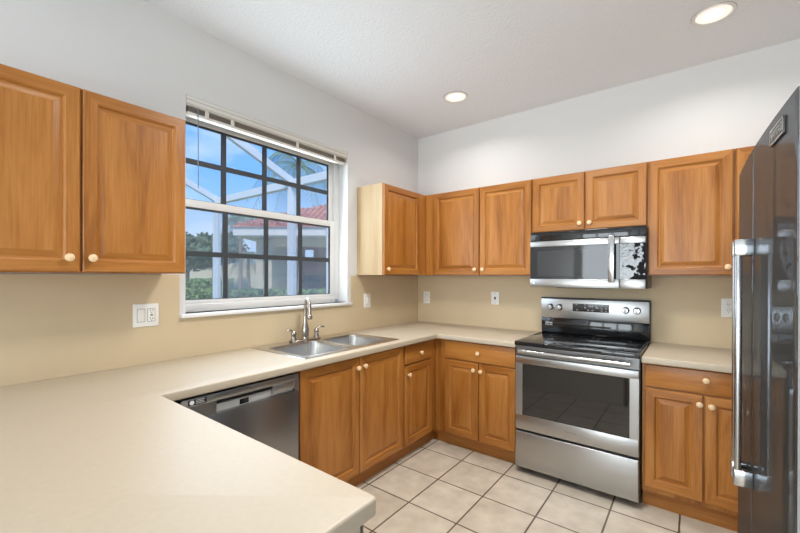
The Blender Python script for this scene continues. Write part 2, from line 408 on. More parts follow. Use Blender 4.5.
ZM0, ZM1 = 1.800, 1.848                     # meeting rail
ZB, ZT = 1.235, 2.318
def sash(x, z0, z1, rb, rt):
    bm = newbm()
    box(bm, x-.018, x, GY0-.020, GY0, z0-rb, z1+rt, .003); box(bm, x-.018, x, GY1, GY1+.048, z0-rb, z1+rt, .003)
    box(bm, x-.018, x, GY0, GY1, z0-rb, z0, .003); box(bm, x-.018, x, GY0, GY1, z1, z1+rt, .003)
    s_ = obj('sash', bm, WHITE, w1, smooth=True)
    boxo('pane', (x-.011, x-.007, GY0, GY1, z0, z1), GLASS, s_)
    bm = newbm(); mw = .016
    for y in (-2.036, -1.736, -1.438):
         box(bm, x-.014, x-.003, y-mw, y+mw, z0, z1)
    zc = (z0+z1)/2; box(bm, x-.0138, x-.0032, GY0, GY1, zc-mw, zc+mw)
    e_ = .007
    box(bm, x-.0136, x-.0034, GY0, GY0+e_, z0, z1); box(bm, x-.0136, x-.0034, GY1-e_*1.6, GY1, z0, z1)
    box(bm, x-.0134, x-.0036, GY0, GY1, z1-e_*1.9, z1); box(bm, x-.0134, x-.0036, GY0, GY1, z0, z0+e_*.6)
    obj('grille', bm, MUNTIN, s_)
    return s_
sash(XF-.022, ZM1, ZT, .045, .03)
lo = sash(XF, ZB, ZM0, .03, .046)
boxo('insect_screen', (XF-.046, XF-.045, GY0, GY1, ZB, ZM0), SCREEN, w1)

# ------------------------------------------------------------------ wall cabinets
ZU, HU, DU = 1.394, .758, .287
L90 = R(90)
zb, zt = .004, HU-.006
kz = .055
cabinet('wall_cabinet', 'maple double wall cabinet left of the sink window', 'cabinet', (0, -3.285, ZU), L90, .835, 0, HU+.009, DU,
        [('door', .006, .4165, zb, HU+.004, (.380, .062)), ('door', .4245, .829, zb, HU+.004, (.455, .062))])
cabinet('wall_cabinet', 'maple single-door wall cabinet with pale end panel, right of window', 'cabinet', (0, -.921, ZU), L90, .915, 0, HU, DU,
        [('door', .006, .520, zb, zt, (.045, .05))], endpanel=PALE)
cabinet('wall_cabinet', 'maple double-door wall cabinet over the two small back wall plates', 'cabinet', (.289, 0, ZU), 0, 1.013, 0, HU, DU,
        [('door', .100, .560, zb, zt, (.528, .05)), ('door', .568, 1.008, zb, zt, (.600, .05))])
cabinet('wall_cabinet', 'short maple double wall cabinet above the microwave', 'cabinet', (1.304, 0, 1.722), 0, .762, 0, ZU+HU-1.722, DU,
        [('door', .005, .377, .006, .424, (.348, .052)), ('door', .385, .757, .006, .424, (.414, .052))])
cabinet('wall_cabinet', 'tall single-door maple wall cabinet right of the microwave', 'cabinet', (2.068, 0, ZU), 0, .436, 0, HU, DU,
        [('door', .006, .428, zb, zt, (.405, .052))])
cabinet('wall_cabinet', 'maple wall cabinet mostly hidden behind the top of the refrigerator', 'cabinet', (2.506, 0, ZU), 0, .42, 0, HU, DU,
        [('door', .006, .414, zb, zt, (.035, .052))])

# ------------------------------------------------------------------ base cabinets
DB, ZK, HB = .596, .106, .873
cabinet('base_cabinet', 'maple double-door sink base cabinet right of the dishwasher', 'cabinet', (0, -2.004, 0), L90, .950, ZK, HB, DB,
        [('door', .010, .474, ZK+.008, .866, (.452, .80)), ('door', .482, .938, ZK+.008, .866, (.514, .803))], kick=(0, .950))
t = cabinet('base_cabinet', 'narrow maple base cabinet with one drawer beside the inner corner', 'cabinet', (0, -1.052, 0), L90, .453, ZK, HB, DB,
        [('drawer', .016, .378, .722, .866, (.206, .790)), ('door', .016, .378, ZK+.008, .712, (.050, .645))], kick=(0, .500))
boxo('toe_kick', (.500, .515, -.598, -.551, 0, ZK), WH, t)
boxo('corner_stile', (.4535, .4545, -.596, -.50, ZK, HB), WV, t)
cabinet('base_cabinet', 'maple base cabinet with wide drawer and two doors left of the range', 'cabinet', (.599, 0, 0), 0, .703, ZK, HB, DB,
        [('drawer', .102, .692, .722, .866, (.402, .793)), ('door', .102, .397, ZK+.008, .712, (.366, .658)), ('door', .406, .692, ZK+.008, .712, (.426, .656))], kick=(0, .703))
cabinet('base_cabinet', 'maple base cabinet with drawer and double doors between range and refrigerator', 'cabinet', (2.068, 0, 0), 0, .612, ZK, HB, DB,
        [('drawer', .014, .600, .738, .866, (.300, .815)), ('door', .014, .288, ZK+.030, .727, (.272, .679)), ('door', .297, .600, ZK+.030, .727, (.324, .677))], kick=(0, .612))
# peninsula: cabinets face the kitchen, plain painted panels elsewhere
t = thing('peninsula_cabinet', 'painted cabinet base under the peninsula counter in the foreground', 'cabinet', (0, -2.72, 0))
boxo('carcass', (.002, 1.715, -.62, 0, 0, .873), WHITE, t)
boxo('end_panel', (1.716, 1.752, -.80, .0, 0, .873), mat('greige_panel', lin(196, 186, 168), .6), t, bev=.002)
boxo('corner_strip', (1.735, 1.754, .001, .006, 0, .873), mat('dark_edge', lin(96, 84, 70), .6), t)

# ------------------------------------------------------------------ countertops
def countertop(name, label, xs, ys, filled, round_corner=None):
    bm = newbm(); z0, z1 = .874, .914; V = {}
    def v(i, j, z):
        k = (i, j, z)
        if k not in V: V[k] = bm.verts.new((xs[i], ys[j], z1 if z else z0))
        return V[k]
    n, mm = len(xs)-1, len(ys)-1
    F = lambda i, j: 0 <= i < n and 0 <= j < mm and filled((xs[i]+xs[i+1])/2, (ys[j]+ys[j+1])/2)
    edges = []
    for i in range(n):
        for j in range(mm):
            if not F(i, j): continue
            bm.faces.new((v(i, j, 1), v(i+1, j, 1), v(i+1, j+1, 1), v(i, j+1, 1)))
            bm.faces.new((v(i, j, 0), v(i, j+1, 0), v(i+1, j+1, 0), v(i+1, j, 0)))
            for (di, dj, a, c) in ((-1, 0, (i, j+1), (i, j)), (1, 0, (i+1, j), (i+1, j+1)), (0, -1, (i, j), (i+1, j)), (0, 1, (i+1, j+1), (i, j+1))):
                if not F(i+di, j+dj):
                    f = bm.faces.new((v(*a, 0), v(*c, 0), v(*c, 1), v(*a, 1)))
    bm.normal_update()
    bmesh.ops.dissolve_limit(bm, angle_limit=.01, verts=bm.verts[:], edges=bm.edges[:])
    if round_corner:
        es = [e for e in bm.edges if abs(e.verts[0].co.z-e.verts[1].co.z) > .01 and any((e.verts[0].co.xy-Vector(p)).length < .01 for p in round_corner)]
        bmesh.ops.bevel(bm, geom=es, offset=.014, segments=4, profile=.5, affect='EDGES')
    es = [e for e in bm.edges if len(e.link_faces) == 2 and abs(e.verts[0].co.z-e.verts[1].co.z) < .001 and e.calc_face_angle(0) > .8
          and not (max(abs(q.co.x) for q in e.verts) < .01 or max(abs(q.co.y) for q in e.verts) < .01)]
    bmesh.ops.bevel(bm, geom=es, offset=.007, segments=3, profile=.5, affect='EDGES')
    for f in bm.faces:
        if abs(f.normal.z) < .5 and False: f.material_index = 1
    o = obj(name, bm, [COUNTER, CEDGE], smooth=True)
    return tag(o, label, 'countertop')
PX, PYE = 1.780, -2.694
SX0, SX1, SY0, SY1 = .075, .545, -1.905, -1.105
def fill_main(x, y):
    if SX0 < x < SX1 and SY0 < y < SY1: return False
    return x < .645 or (y > -.645 and x < 1.302) or (y < PYE and x < PX)
countertop('countertop', 'cream laminate countertop running round the sink and out over the peninsula',
           [0.009, SX0, SX1, .645, 1.302, PX], [-3.62, PYE, SY0, SY1, -.645, -.009], fill_main, [(PX, PYE)])
countertop('countertop', 'short cream laminate countertop between the range and the refrigerator', [2.068, 2.69], [-.645, -.009], lambda x, y: True)

# ------------------------------------------------------------------ sink and faucet
t = thing('kitchen_sink', 'double-bowl stainless drop-in sink under the window', 'sink', (.045, -1.935, .914))
SW, SL = .535, .860                                # depth (x), length (y)
bm = newbm()
bx = (.095, .495); by = ((.035, .435), (.465, .825)); zr = .006
xs = [0, bx[0], bx[1], SW]; ys = [0, by[0][0], by[0][1], by[1][0], by[1][1], SL]
hole = lambda i, j: i == 1 and j in (1, 3)
V = {(i, j): bm.verts.new((xs[i], ys[j], zr)) for i in range(4) for j in range(6)}
for i in range(3):
    for j in range(5):
        if not hole(i, j): bm.faces.new((V[i, j], V[i+1, j], V[i+1, j+1], V[i, j+1]))
ring = [(-.004, -.004), (SW+.004, -.004), (SW+.004, SL+.004), (-.004, SL+.004)]
lo_ = [bm.verts.new((x, y, .0005)) for x, y in ring]
top = [V[0, 0], V[3, 0], V[3, 5], V[0, 5]]
outer = [[V[i, 0] for i in range(4)], [V[3, j] for j in range(6)], [V[i, 5] for i in range(3, -1, -1)], [V[0, j] for j in range(5, -1, -1)]]
for k in range(4):
    bm.faces.new([lo_[k], lo_[(k+1) % 4]] + outer[k][::-1])
obj('rim', bm, SINKST, t, smooth=False)
def bowl(y0, y1):
    bm = newbm(); rings = []
    def rr_(ins, z, r_):
        out = []
        for cx, cy, a0 in ((bx[1]-ins-r_, y1-ins-r_, 0), (bx[0]+ins+r_, y1-ins-r_, 90), (bx[0]+ins+r_, y0+ins+r_, 180), (bx[1]-ins-r_, y0+ins+r_, 270)):
            for q in range(6):
                a = R(a0+q*18); out.append(bm.verts.new((cx+r_*math.cos(a), cy+r_*math.sin(a), z)))
        return out
    for ins, z, r_ in ((-.012, zr-.0005, .03), (-.003, zr+.0016, .045), (.004, zr-.001, .05), (.008, zr-.02, .055), (.016, -.13, .06), (.03, -.158, .06), (.07, -.168, .05)):
        rings.append(rr_(ins, z, r_))
    for a, c in zip(rings, rings[1:]):
        for k in range(24): bm.faces.new((a[k], a[(k+1) % 24], c[(k+1) % 24], c[k]))
    bm.faces.new(rings[-1])
    o = obj('bowl', bm, SINKST, t, smooth=True)
    bmd = lathe(newbm(), [(.045, 0), (.045, .003), (.036, .002), (.02, -.002), (0, -.002)], 20, Matrix.Translation(((bx[0]+bx[1])/2, (y0+y1)/2, -.168)))
    obj('drain', bmd, CHROME, o, smooth=True)
for a, c in by: bowl(a, c)
t = thing('faucet', 'brushed nickel gooseneck faucet with two lever handles behind sink', 'faucet', (.092, -1.545, .9205))
bm = newbm(); box(bm, -.028, .028, -.125, .125, 0, .012, .008, 3); obj('base_plate', bm, NICKEL, t, smooth=True)
bm = lathe(newbm(), [(.0, .012), (.027, .012), (.024, .02), (.026, .04), (.029, .062), (.026, .085), (.018, .12), (.013, .15), (.012, .175)], 22)
pts = [(0, 0, .17), (0, 0, .235)]; rr0 = .048
sd = Vector((.93, -.36, 0)).normalized()
for k in range(1, 13):
    a = math.pi*k/12*1.02
    q = sd*(rr0-rr0*math.cos(a)); pts.append((q.x, q.y, .235+rr0*1.35*math.sin(a)))
q = sd*(rr0*2+.003); pts += [(q.x, q.y, .205), (q.x, q.y, .185)]
tube(bm, pts, [.0115]*(len(pts)-1)+[.0115], 14)
obj('spout', bm, NICKEL, t, smooth=True)
bm = lathe(newbm(), [(0, 0), (.012, .0), (.018, .006), (.0195, .016), (.017, .026), (.0115, .034)], 16, Matrix.Translation((q.x, q.y, .160)))
obj('aerator', bm, NICKEL, t, smooth=True)
for s in (-1, 1):
    bm = lathe(newbm(), [(0, .012), (.023, .012), (.021, .02), (.018, .026), (.016, .045), (.020, .056), (.018, .066), (.010, .078), (0, .08)], 18, Matrix.Translation((0, s*.102, 0)))
    tube(bm, [(0, s*.102, .068), (.006, s*.118, .082), (.008, s*.138, .090), (.010, s*.156, .086), (.010, s*.166, .080)], [.007, .007, .0065, .007, .004], 10)
    obj('lever_handle', bm, NICKEL, t, smooth=True)

# ------------------------------------------------------------------ dishwasher
t = thing('dishwasher', 'dark stainless dishwasher under the counter beside the sink cabinet', 'dishwasher', (0, -2.616, 0), L90)
w = .603
boxo('body', (.004, w-.004, -.585, -.02, .1, .868), BLACK, t)
bm = newbm(); box(bm, .004, w-.004, -.632, -.586, .115, .772, .004)
box(bm, .004, w-.004, -.632, -.586, .828, .862, .004)
box(bm, .004, .152, -.632, -.586, .770, .830); box(bm, .575, w-.004, -.632, -.586, .770, .830)
obj('door', bm, DWSTEEL, t, smooth=True)
boxo('control_strip', (.152, .575, -.612, -.588, .770, .806), SILVERPL, t, bev=.002)
boxo('handle_recess', (.152, .44, -.600, -.588, .806, .829), BLACK, t)
boxo('control_cover', (.44, .575, -.628, -.60, .786, .829), steel('cover_steel', (.46, .46, .46, 1), .3), t, bev=.002)
boxo('display', (.272, .318, -.6135, -.611, .776, .800), BLACKG, t)
for k in range(5): boxo('button', (.335+k*.021, .348+k*.021, -.6132, -.611, .782, .794), LTGREY, t)
lb = boxo('label_sticker', (.030, .108, -.6335, -.6315, .834, .858), BLACK, t)
bm = lathe(newbm(), [(.0095, 0), (.0095, .0008), (0, .0008)], 20, towards((0, -1, 0), (.046, -.6335, .846))); obj('label_emblem', bm, WHITEPR, lb)
bm = newbm()
for k, x1 in enumerate((.100, .094, .100)): box(bm, .062, x1, -.6340, -.6334, .8515-k*.0065, .8545-k*.0065)
obj('label_print', bm, LTGREY, lb)
boxo('toe_panel', (.004, w-.004, -.56, -.54, .0, .1), BLACK, t)

# ------------------------------------------------------------------ range
t = thing('kitchen_range', 'freestanding stainless electric range with black glass cooktop', 'range', (1.305, 0, 0))
w = .758
boxo('body', (.004, w-.002, -.625, -.03, .03, .905), BLACK, t)
boxo('storage_drawer', (.006, w-.006, -.662, -.626, .045, .296), STEEL, t, bev=.004, seg=3)
bm = newbm()
dz0, dz1, wx0, wx1, wz0, wz1 = .312, .826, .055, .705, .415, .775
box(bm, .006, w-.006, -.662, -.627, dz0, wz0, .003); box(bm, .006, w-.006, -.662, -.627, wz1, dz1, .003)
box(bm, .006, wx0, -.6618, -.627, wz0-.004, wz1+.004); box(bm, wx1, w-.006, -.6618, -.627, wz0-.004, wz1+.004)
od = obj('oven_door', bm, STEEL, t, smooth=True)
boxo('window', (wx0-.002, wx1+.002, -.659, -.640, wz0-.002, wz1+.002), OVENG, od)
bm = tube(newbm(), [(.045, -.712, .868), (.715, -.712, .868)], .0135, 16)
hd = obj('handle', bm, CHROME, od, smooth=True)
for x in (.05, .68): boxo('handle_bracket', (x, x+.03, -.705, -.660, .857, .879), CHROME, hd, bev=.003)
text('badge_lettering', 'MAYTAG', .017, LETTER, od, face_minus_y(.372, -.6625, .366))
boxo('vent_trim', (.006, w-.006, -.645, -.626, .830, .898), mat('vent_steel', (.22, .22, .22, 1), .35, metal=1), t)  # dark strip also stands for the shadow line below the handle
ct = boxo('cooktop', (.0, w+.002, -.672, -.04, .900, .930), BLACKG, t, bev=.005, seg=3)
bm = newbm()
for (x0, x1, y0, y1) in ((.012, .016, -.655, -.10), (w-.014, w-.010, -.655, -.10), (.012, w-.010, -.659, -.655)): box(bm, x0, x1, y0, y1, .9295, .9306)
obj('cooktop_trim', bm, mat('trim_grey', (.3, .3, .3, 1), .3, metal=1), ct)
for (x, y, r_) in ((.20, -.50, .115), (.56, -.50, .095), (.20, -.23, .078), (.56, -.23, .105), (.38, -.20, .05)):
    bm = newbm(); N_ = 40
    a = [bm.verts.new((x+r_*math.cos(2*math.pi*k/N_), y+r_*math.sin(2*math.pi*k/N_), .9304)) for k in range(N_)]
    c = [bm.verts.new((x+(r_-.002)*math.cos(2*math.pi*k/N_), y+(r_-.002)*math.sin(2*math.pi*k/N_), .9304)) for k in range(N_)]
    for k in range(N_): bm.faces.new((a[k], a[(k+1) % N_], c[(k+1) % N_], c[k]))
    obj('burner_ring', bm, mat('burner_print', (.09, .09, .09, 1), .3), ct)
boxo('riser', (.0, w, -.062, -.012, .930, 1.050), BLACKG, t, bev=.003)
bm = newbm(); box(bm, .0, w, -.072, -.012, 1.050, 1.205, .003); bp_ = obj('control_panel', bm, STEEL, t, smooth=True)
bm = newbm(); box(bm, -.002, w+.004, -.074, -.008, 1.205, 1.216, .003); box(bm, w, w+.006, -.068, -.008, .93, 1.206, .002); obj('backguard_trim', bm, BLACK, t, smooth=True)
ds = boxo('display', (.245, .502, -.0735, -.070, 1.112, 1.174), BLACKG, bp_)
for x, z, a, h in ((.362, 1.155, .012, .010), (.380, 1.155, .014, .010), (.330, 1.145, .012, .012), (.352, 1.124, .012, .008), (.382, 1.124, .012, .008), (.270, 1.124, .014, .006),
                   (.270, 1.166, .008, .004), (.330, 1.166, .01, .004), (.410, 1.150, .018, .016), (.445, 1.142, .012, .007), (.474, 1.142, .012, .007), (.445, 1.124, .012, .005), (.474, 1.124, .012, .005), (.445, 1.160, .01, .005)):
    boxo('display_digit', (x, x+a, -.0740, -.0733, z-h/2, z+h/2), LTGREY, ds)
for x in (.075, .146, .610, .682):
    bm = lathe(newbm(), [(0, 0), (.026, 0), (.025, .005), (.0225, .007), (.021, .024), (.018, .028), (0, .028)], 24, towards((0, -1, 0), (x, -.072, 1.138)))
    kb = obj('control_knob', bm, CHROME, bp_, smooth=True)
    boxo('knob_grip', (x-.0055, x+.0055, -.106, -.098, 1.119, 1.157), STEEL, kb, bev=.002)
bm = newbm()
for k, (x0, x1) in enumerate(((.032, .064), (.068, .088))): box(bm, x0, x1, -.0628, -.0618, 1.000, 1.014)
for k in range(5): box(bm, .032+k*.0115, .040+k*.0115, -.0628, -.0618, .986, .995)
obj('label_print', bm, LTGREY, t)

# ------------------------------------------------------------------ microwave
t = thing('microwave_oven', 'over-the-range microwave in black glass and stainless steel', 'microwave', (1.318, 0, 1.306))
w, yf = .746, -.385
boxo('body', (.0, w+.005, -.352, -.003, 0, .414), BLACK, t, bev=.003)
boxo('vent_grille', (.0, w, yf+.004, -.353, .346, .412), BLACKG, t, bev=.003)
cx = .598                                                   # door / control split
bm = newbm()
box(bm, .0, cx-.001, yf, -.353, .302, .344, .003); box(bm, .0, cx-.001, yf, -.353, .0, .062, .003)
dr = obj('door', bm, STEEL, t, smooth=True)
boxo('door_glass', (.0, cx-.001, yf+.002, -.353, .063, .301), BLACKG, dr)
boxo('window', (.055, .505, yf+.001, yf+.004, .085, .272), mat('mesh_window', (.035, .035, .036, 1), .035, spec=.55), dr)
bm = newbm(); box(bm, .536, .573, yf-.042, yf-.030, .040, .358, .003); box(bm, .540, .570, yf-.032, yf, .306, .338, .002); box(bm, .540, .570, yf-.032, yf, .042, .060, .002)
obj('handle', bm, CHROME, dr, smooth=True)
bm = lathe(newbm(), [(.0085, 0), (.0085, .001), (0, .001)], 20, towards((0, -1, 0), (.028, yf, .030))); obj('emblem', bm, WHITEPR, dr)
bm = newbm(); box(bm, cx+.001, w, yf, -.353, .302, .344, .003); box(bm, cx+.001, w, yf, -.353, .0, .062, .003); cp = None; bm.free()
boxo('panel_top_strip', (cx+.001, w, yf, -.353, .302, .344), STEEL, t, bev=.003); boxo('panel_bottom_strip', (cx+.001, w, yf, -.353, .0, .062), STEEL, t, bev=.003)
boxo('keypad', (cx+.001, w, yf+.002, -.353, .063, .301), FILM, t)
boxo('bottom_vent', (.18, .55, -.33, -.06, -.006, .0), BLACK, t)

# ------------------------------------------------------------------ refrigerator
def fx(y): return .05*y*y+.136*y+2.548
OX, OY = 2.85, -1.69
t = thing('refrigerator', 'glossy black stainless two-door refrigerator with long bar handles', 'refrigerator', (OX, OY, 0))
FZ = 1.792
bm = newbm(); box(bm, fx(-1.69)+.075-OX, 3.235-OX, -2.142-OY, -1.262-OY, .02, FZ-.02, .006); obj('body', bm, FRSIDE, t, smooth=True)
def fdoor(ya, yb):
    bm = newbm(); n_ = 18; front = []; rr_ = .004
    ysamp = [ya+(yb-ya)*k/n_ for k in range(n_+1)]
    for y in ysamp:
        e_ = min(y-ya, yb-y); dx = 0 if e_ > rr_ else rr_-math.sqrt(max(0, rr_**2-(rr_-e_)**2))
        front.append((fx(y)+dx, y))
    extra = []
    for base, sg in ((ya, 1), (yb, -1)):
        for q in (.0005, .0013, .0027):
            y = base+sg*q; extra.append((fx(y)+rr_-math.sqrt(rr_**2-(rr_-q)**2), y))
    front = sorted(front+extra, key=lambda p: p[1])
    prof = front+[(fx(yb)+.066, yb), (fx(ya)+.066, ya)]
    zs = (.075, FZ)
    lo2 = [bm.verts.new((x-OX, y-OY, zs[0])) for x, y in prof]; hi2 = [bm.verts.new((x-OX, y-OY, zs[1])) for x, y in prof]
    k_ = len(prof)
    for k in range(k_): bm.faces.new((lo2[(k+1) % k_], lo2[k], hi2[k], hi2[(k+1) % k_]))
    bm.faces.new(hi2[::-1]); bm.faces.new(lo2)
    bmesh.ops.recalc_face_normals(bm, faces=bm.faces[:])
    for f in bm.faces:
        if abs(f.normal.y) > .95: f.material_index = 1
    return obj('door', bm, [FRD, FRSIDE], t, smooth=True)
YG = -1.662
dn = fdoor(-2.150, YG-.003); df = fdoor(YG+.003, -1.255)
for d_, y in ((dn, YG-.033), (df, YG+.033)):
    x = fx(y)-OX; yy = y-OY
    bm = newbm(); box(bm, x-.046, x-.028, yy-.012, yy+.012, .750, 1.475, .006, 3)
    h_ = obj('handle', bm, CHROME, d_, smooth=True)
    for z in (1.478, .750):
        bm = newbm(); box(bm, x-.048, x+.001, yy-.0135, yy+.0135, z-.026, z+.026, .004, 2); obj('handle_bracket', bm, CHROME, h_, smooth=True)
yb_ = -2.0; sl = .1*yb_+.136
bd = boxo('badge', (-.004, .0, -.062, .062, -.02, .02), DKGREY, dn, bev=.001, loc=(fx(yb_)-OX, yb_-OY, 1.742)); bd.rotation_euler = (0, 0, -math.atan(sl))
bm = newbm()
for d_ in ((-.0052, -.0038, -.062, .062, .016, .020), (-.0052, -.0038, -.062, .062, -.020, -.016), (-.0052, -.0038, -.062, -.058, -.02, .02), (-.0052, -.0038, .058, .062, -.02, .02)): box(bm, *d_)
obj('badge_frame', bm, CHROME, bd)
text('badge_lettering', 'MAYTAG', .026, CHROME, bd, face_minus_x(-.0046, 0, 0))
boxo('kick_grille', (fx(-1.69)+.05-OX, fx(-1.69)+.08-OX, -2.14-OY, -1.265-OY, .01, .07), DKGREY, t)

# ------------------------------------------------------------------ wall plates
def plate(name, label, loc, rotz, w, h, items, cat='outlet', group=None):
    """plate lies in the local xz plane and faces local -y; items: ('rocker'|'duplex'|'gfci'|'jack', x)"""
    t = thing(name, label, cat, loc, rotz, group)
    boxo('cover_plate', (-w/2, w/2, -.006, 0, -h/2, h/2), PLAST, t, bev=.0025, seg=2)
    for kind, x in items:
        if kind == 'rocker':
            boxo('rocker_shade_line', (x-.0185, x+.0185, -.0066, -.004, -.035, .035), PLSH, t)  # dark border paints the shaded gap round the rocker
            boxo('rocker', (x-.0165, x+.0165, -.010, -.004, -.033, .033), PLAST, t, bev=.002)
        elif kind == 'jack':
            boxo('jack', (x-.008, x+.008, -.010, -.004, -.012, .012), DKGREY, t, bev=.001)
            for z in (-.045, .045): boxo('screw', (x-.003, x+.003, -.0075, -.005, z-.003, z+.003), PLSH, t)
        else:
            if kind == 'gfci':
                boxo('socket_shade_line', (x-.0185, x+.0185, -.0066, -.004, -.035, .035), PLSH, t)  # dark border paints the shaded gap round the socket
                f = boxo('socket', (x-.0165, x+.0165, -.009, -.004, -.033, .033), PLAST, t, bev=.001)
                boxo('test_button', (x-.006, x+.006, -.0105, -.008, -.004, .004), PLSH, f)
            zz = (-.021, .021)
            for z in zz:
                if kind == 'duplex': f = boxo('socket', (x-.0165, x+.0165, -.009, -.004, z-.014, z+.014), PLAST, t, bev=.003)
                bm = newbm(); box(bm, x-.0075, x-.0050, -.0096, -.0085, z-.001, z+.008); box(bm, x+.0050, x+.0075, -.0096, -.0085, z-.001, z+.007); box(bm, x-.0022, x+.0022, -.0096, -.0085, z-.009, z-.005)
                obj('slots', bm, BLACK, f)
    return t
plate('switch_outlet_plate', 'white double plate with rocker switch and outlet left of window', (.0085, -2.529, 1.174), L90, .120, .120, [('rocker', -.024), ('gfci', .024)])
plate('light_switch', 'white rocker switch plate between window and corner', (.0085, -.799, 1.168), L90, .085, .125, [('rocker', 0)], 'light switch')
plate('light_switch', 'white rocker switch plate on back wall nearest the corner', (.122, -.0085, 1.168), 0, .078, .122, [('rocker', 0)], 'light switch')
plate('wall_outlet', 'small white plate with dark jack on back wall left of the range', (.872, -.0085, 1.187), 0, .076, .118, [('jack', 0)])
plate('wall_outlet', 'white duplex outlet plate beside the refrigerator handle', (2.494, -.0085, 1.184), 0, .076, .124, [('duplex', 0)])

# ------------------------------------------------------------------ window blind, raised
t = thing('window_blind', 'white mini blind pulled up to the top of the sink window', 'blind', (-.033, 0, 0))
b0, b1 = WY0+.005, WY1-.006
boxo('headrail', (-.02, .036, b0, b1, 2.368, 2.423), BLIND, t, bev=.003)
bm = newbm(); box(bm, .036, .0375, b0, b1, 2.400, 2.4025); box(bm, .036, .0375, b0, b1, 2.373, 2.376); obj('headrail_ridge', bm, SLATS, t)
for k in range(9):
    z = 2.3645-k*.0032; boxo('slat', (-.014, .022, b0+.012, b1-.012, z-.001, z), SLATS, t)
boxo('bottom_rail', (-.016, .026, b0+.008, b1-.008, 2.318, 2.335), BLIND, t, bev=.003)
for y in (b0+.12, b0+.28, b0+.78, b1-.13):
    boxo('clip', (.024, .030, y-.012, y+.012, 2.325, 2.370), BLIND, t, bev=.002)
bm = tube(newbm(), [(.03, b0+.065, 2.38), (.032, b0+.065, 2.35), (.032, b0+.068, 1.90)], .0028, 8); obj('wand', bm, mat('clear_wand', lin(120, 140, 160), .2), t, smooth=True)

# ------------------------------------------------------------------ recessed ceiling lights
def can_light(x, y, label, power=None):
    t = thing('recessed_light', label, 'ceiling light', (x, y, CZ), 0, 'recessed ceiling lights')
    bm = lathe(newbm(), [(.098, 0), (.098, -.004), (.088, -.006), (.080, -.003), (.080, -.0005)], 36); obj('trim_ring', bm, WHITE, t, smooth=True)
    bm = lathe(newbm(), [(.0995, -.0008), (.0995, -.0016), (.0975, -.0016)], 36); obj('trim_shade_ring', bm, PLSH, t)  # dark ring paints the shading along the trim's outer edge
    bm = lathe(newbm(), [(.080, -.001), (.072, -.0012), (.045, -.0016)], 36); obj('baffle', bm, mat('lit_baffle', lin(245, 240, 230), .6, emit=((1, .95, .86, 1), .4)), t, smooth=True)
    bm = lathe(newbm(), [(.045, -.0016), (.03, -.004), (0, -.006)], 36); obj('lamp_lens', bm, mat('lamp_lens', (1, 1, 1, 1), .4, emit=((1, .95, .88, 1), 4.0)), t, smooth=True)
    l = light('recessed_light_lamp', 'AREA', (x, y, CZ-.012), power or CAN_POWER, (1, .97, .93), (0, 0, -1), shape='DISK', size=.15)
    l.data.spread = R(150)
    return t
can_light(.781, -.594, 'small round recessed ceiling light in front of the corner cabinets')
can_light(2.392, -.592, 'round recessed ceiling light above the cabinets beside the refrigerator')
for (x, y, lb) in ((.75, -2.9, 'recessed ceiling light over the peninsula'), (2.4, -3.0, 'added unseen recessed ceiling light over the kitchen entry'), 
                   (.8, -5.2, 'added unseen recessed ceiling light near the patio doors, window side'), (2.4, -5.2, 'added unseen recessed ceiling light near the patio doors, fridge side')):
    can_light(x, y, lb, .8)  # out of view; all but the peninsula one added for fill

t = thing('added_ceiling_fixture', 'added unseen round flush ceiling light over the middle of the kitchen floor', 'ceiling light', (1.55, -1.8, CZ))  # added out of view to brighten floor, range and back wall
obj('base', lathe(newbm(), [(0, 0), (.25, 0), (.25, -.02), (.235, -.022), (0, -.022)], 40), WHITE, t, smooth=True)
obj('diffuser', lathe(newbm(), [(.23, -.022), (.22, -.04), (.16, -.058), (.08, -.066), (0, -.068)], 40), mat('lit_diffuser', (1, .98, .95, 1), .5, emit=((1, .97, .93, 1), .9)), t, smooth=True)
light('added_fixture_lamp', 'AREA', (1.55, -1.8, CZ-.075), 22, (1, .97, .93), (0, 0, -1), shape='DISK', size=.46, spread=R(150))

# ------------------------------------------------------------------ outside the window
struct(boxo('ground', (-60, -.15, -30, 60, -.2, -.12), GRASS))
struct(boxo('ground_patio', (-4.6, -.15, -5, -.05, -.12, -.08), PATIO))
t = thing('pool_cage', 'white aluminium pool screen enclosure outside the window', 'screen enclosure', (0, -.1, 0))
tops = []
for x, z in ((-1.23, 2.62), (-2.01, 2.62), (-4.05, 2.66)):
    boxo('post', (x-.035, x+.035, -.05, .05, -.12, z), CAGE, t); tops.append((x, z))
boxo('eave_beam', (-4.1, -.9, -.045, .045, 2.58, 2.68), CAGE, t)
boxo('chair_rail', (-4.05, -.9, -.02, .02, .78, .82), CAGE, t)
for x in (-2.01, -4.05):
    bm = newbm(); box(bm, x-.03, x+.03, -2.6, 0, -.05, .05)
    for v in bm.verts: v.co.z += 2.66-.43*v.co.y
    obj('rafter', bm, CAGE, t)
boxo('screen_panel', (-4.05, -.9, -.002, .002, -.1, 2.6), CAGESCR, t)

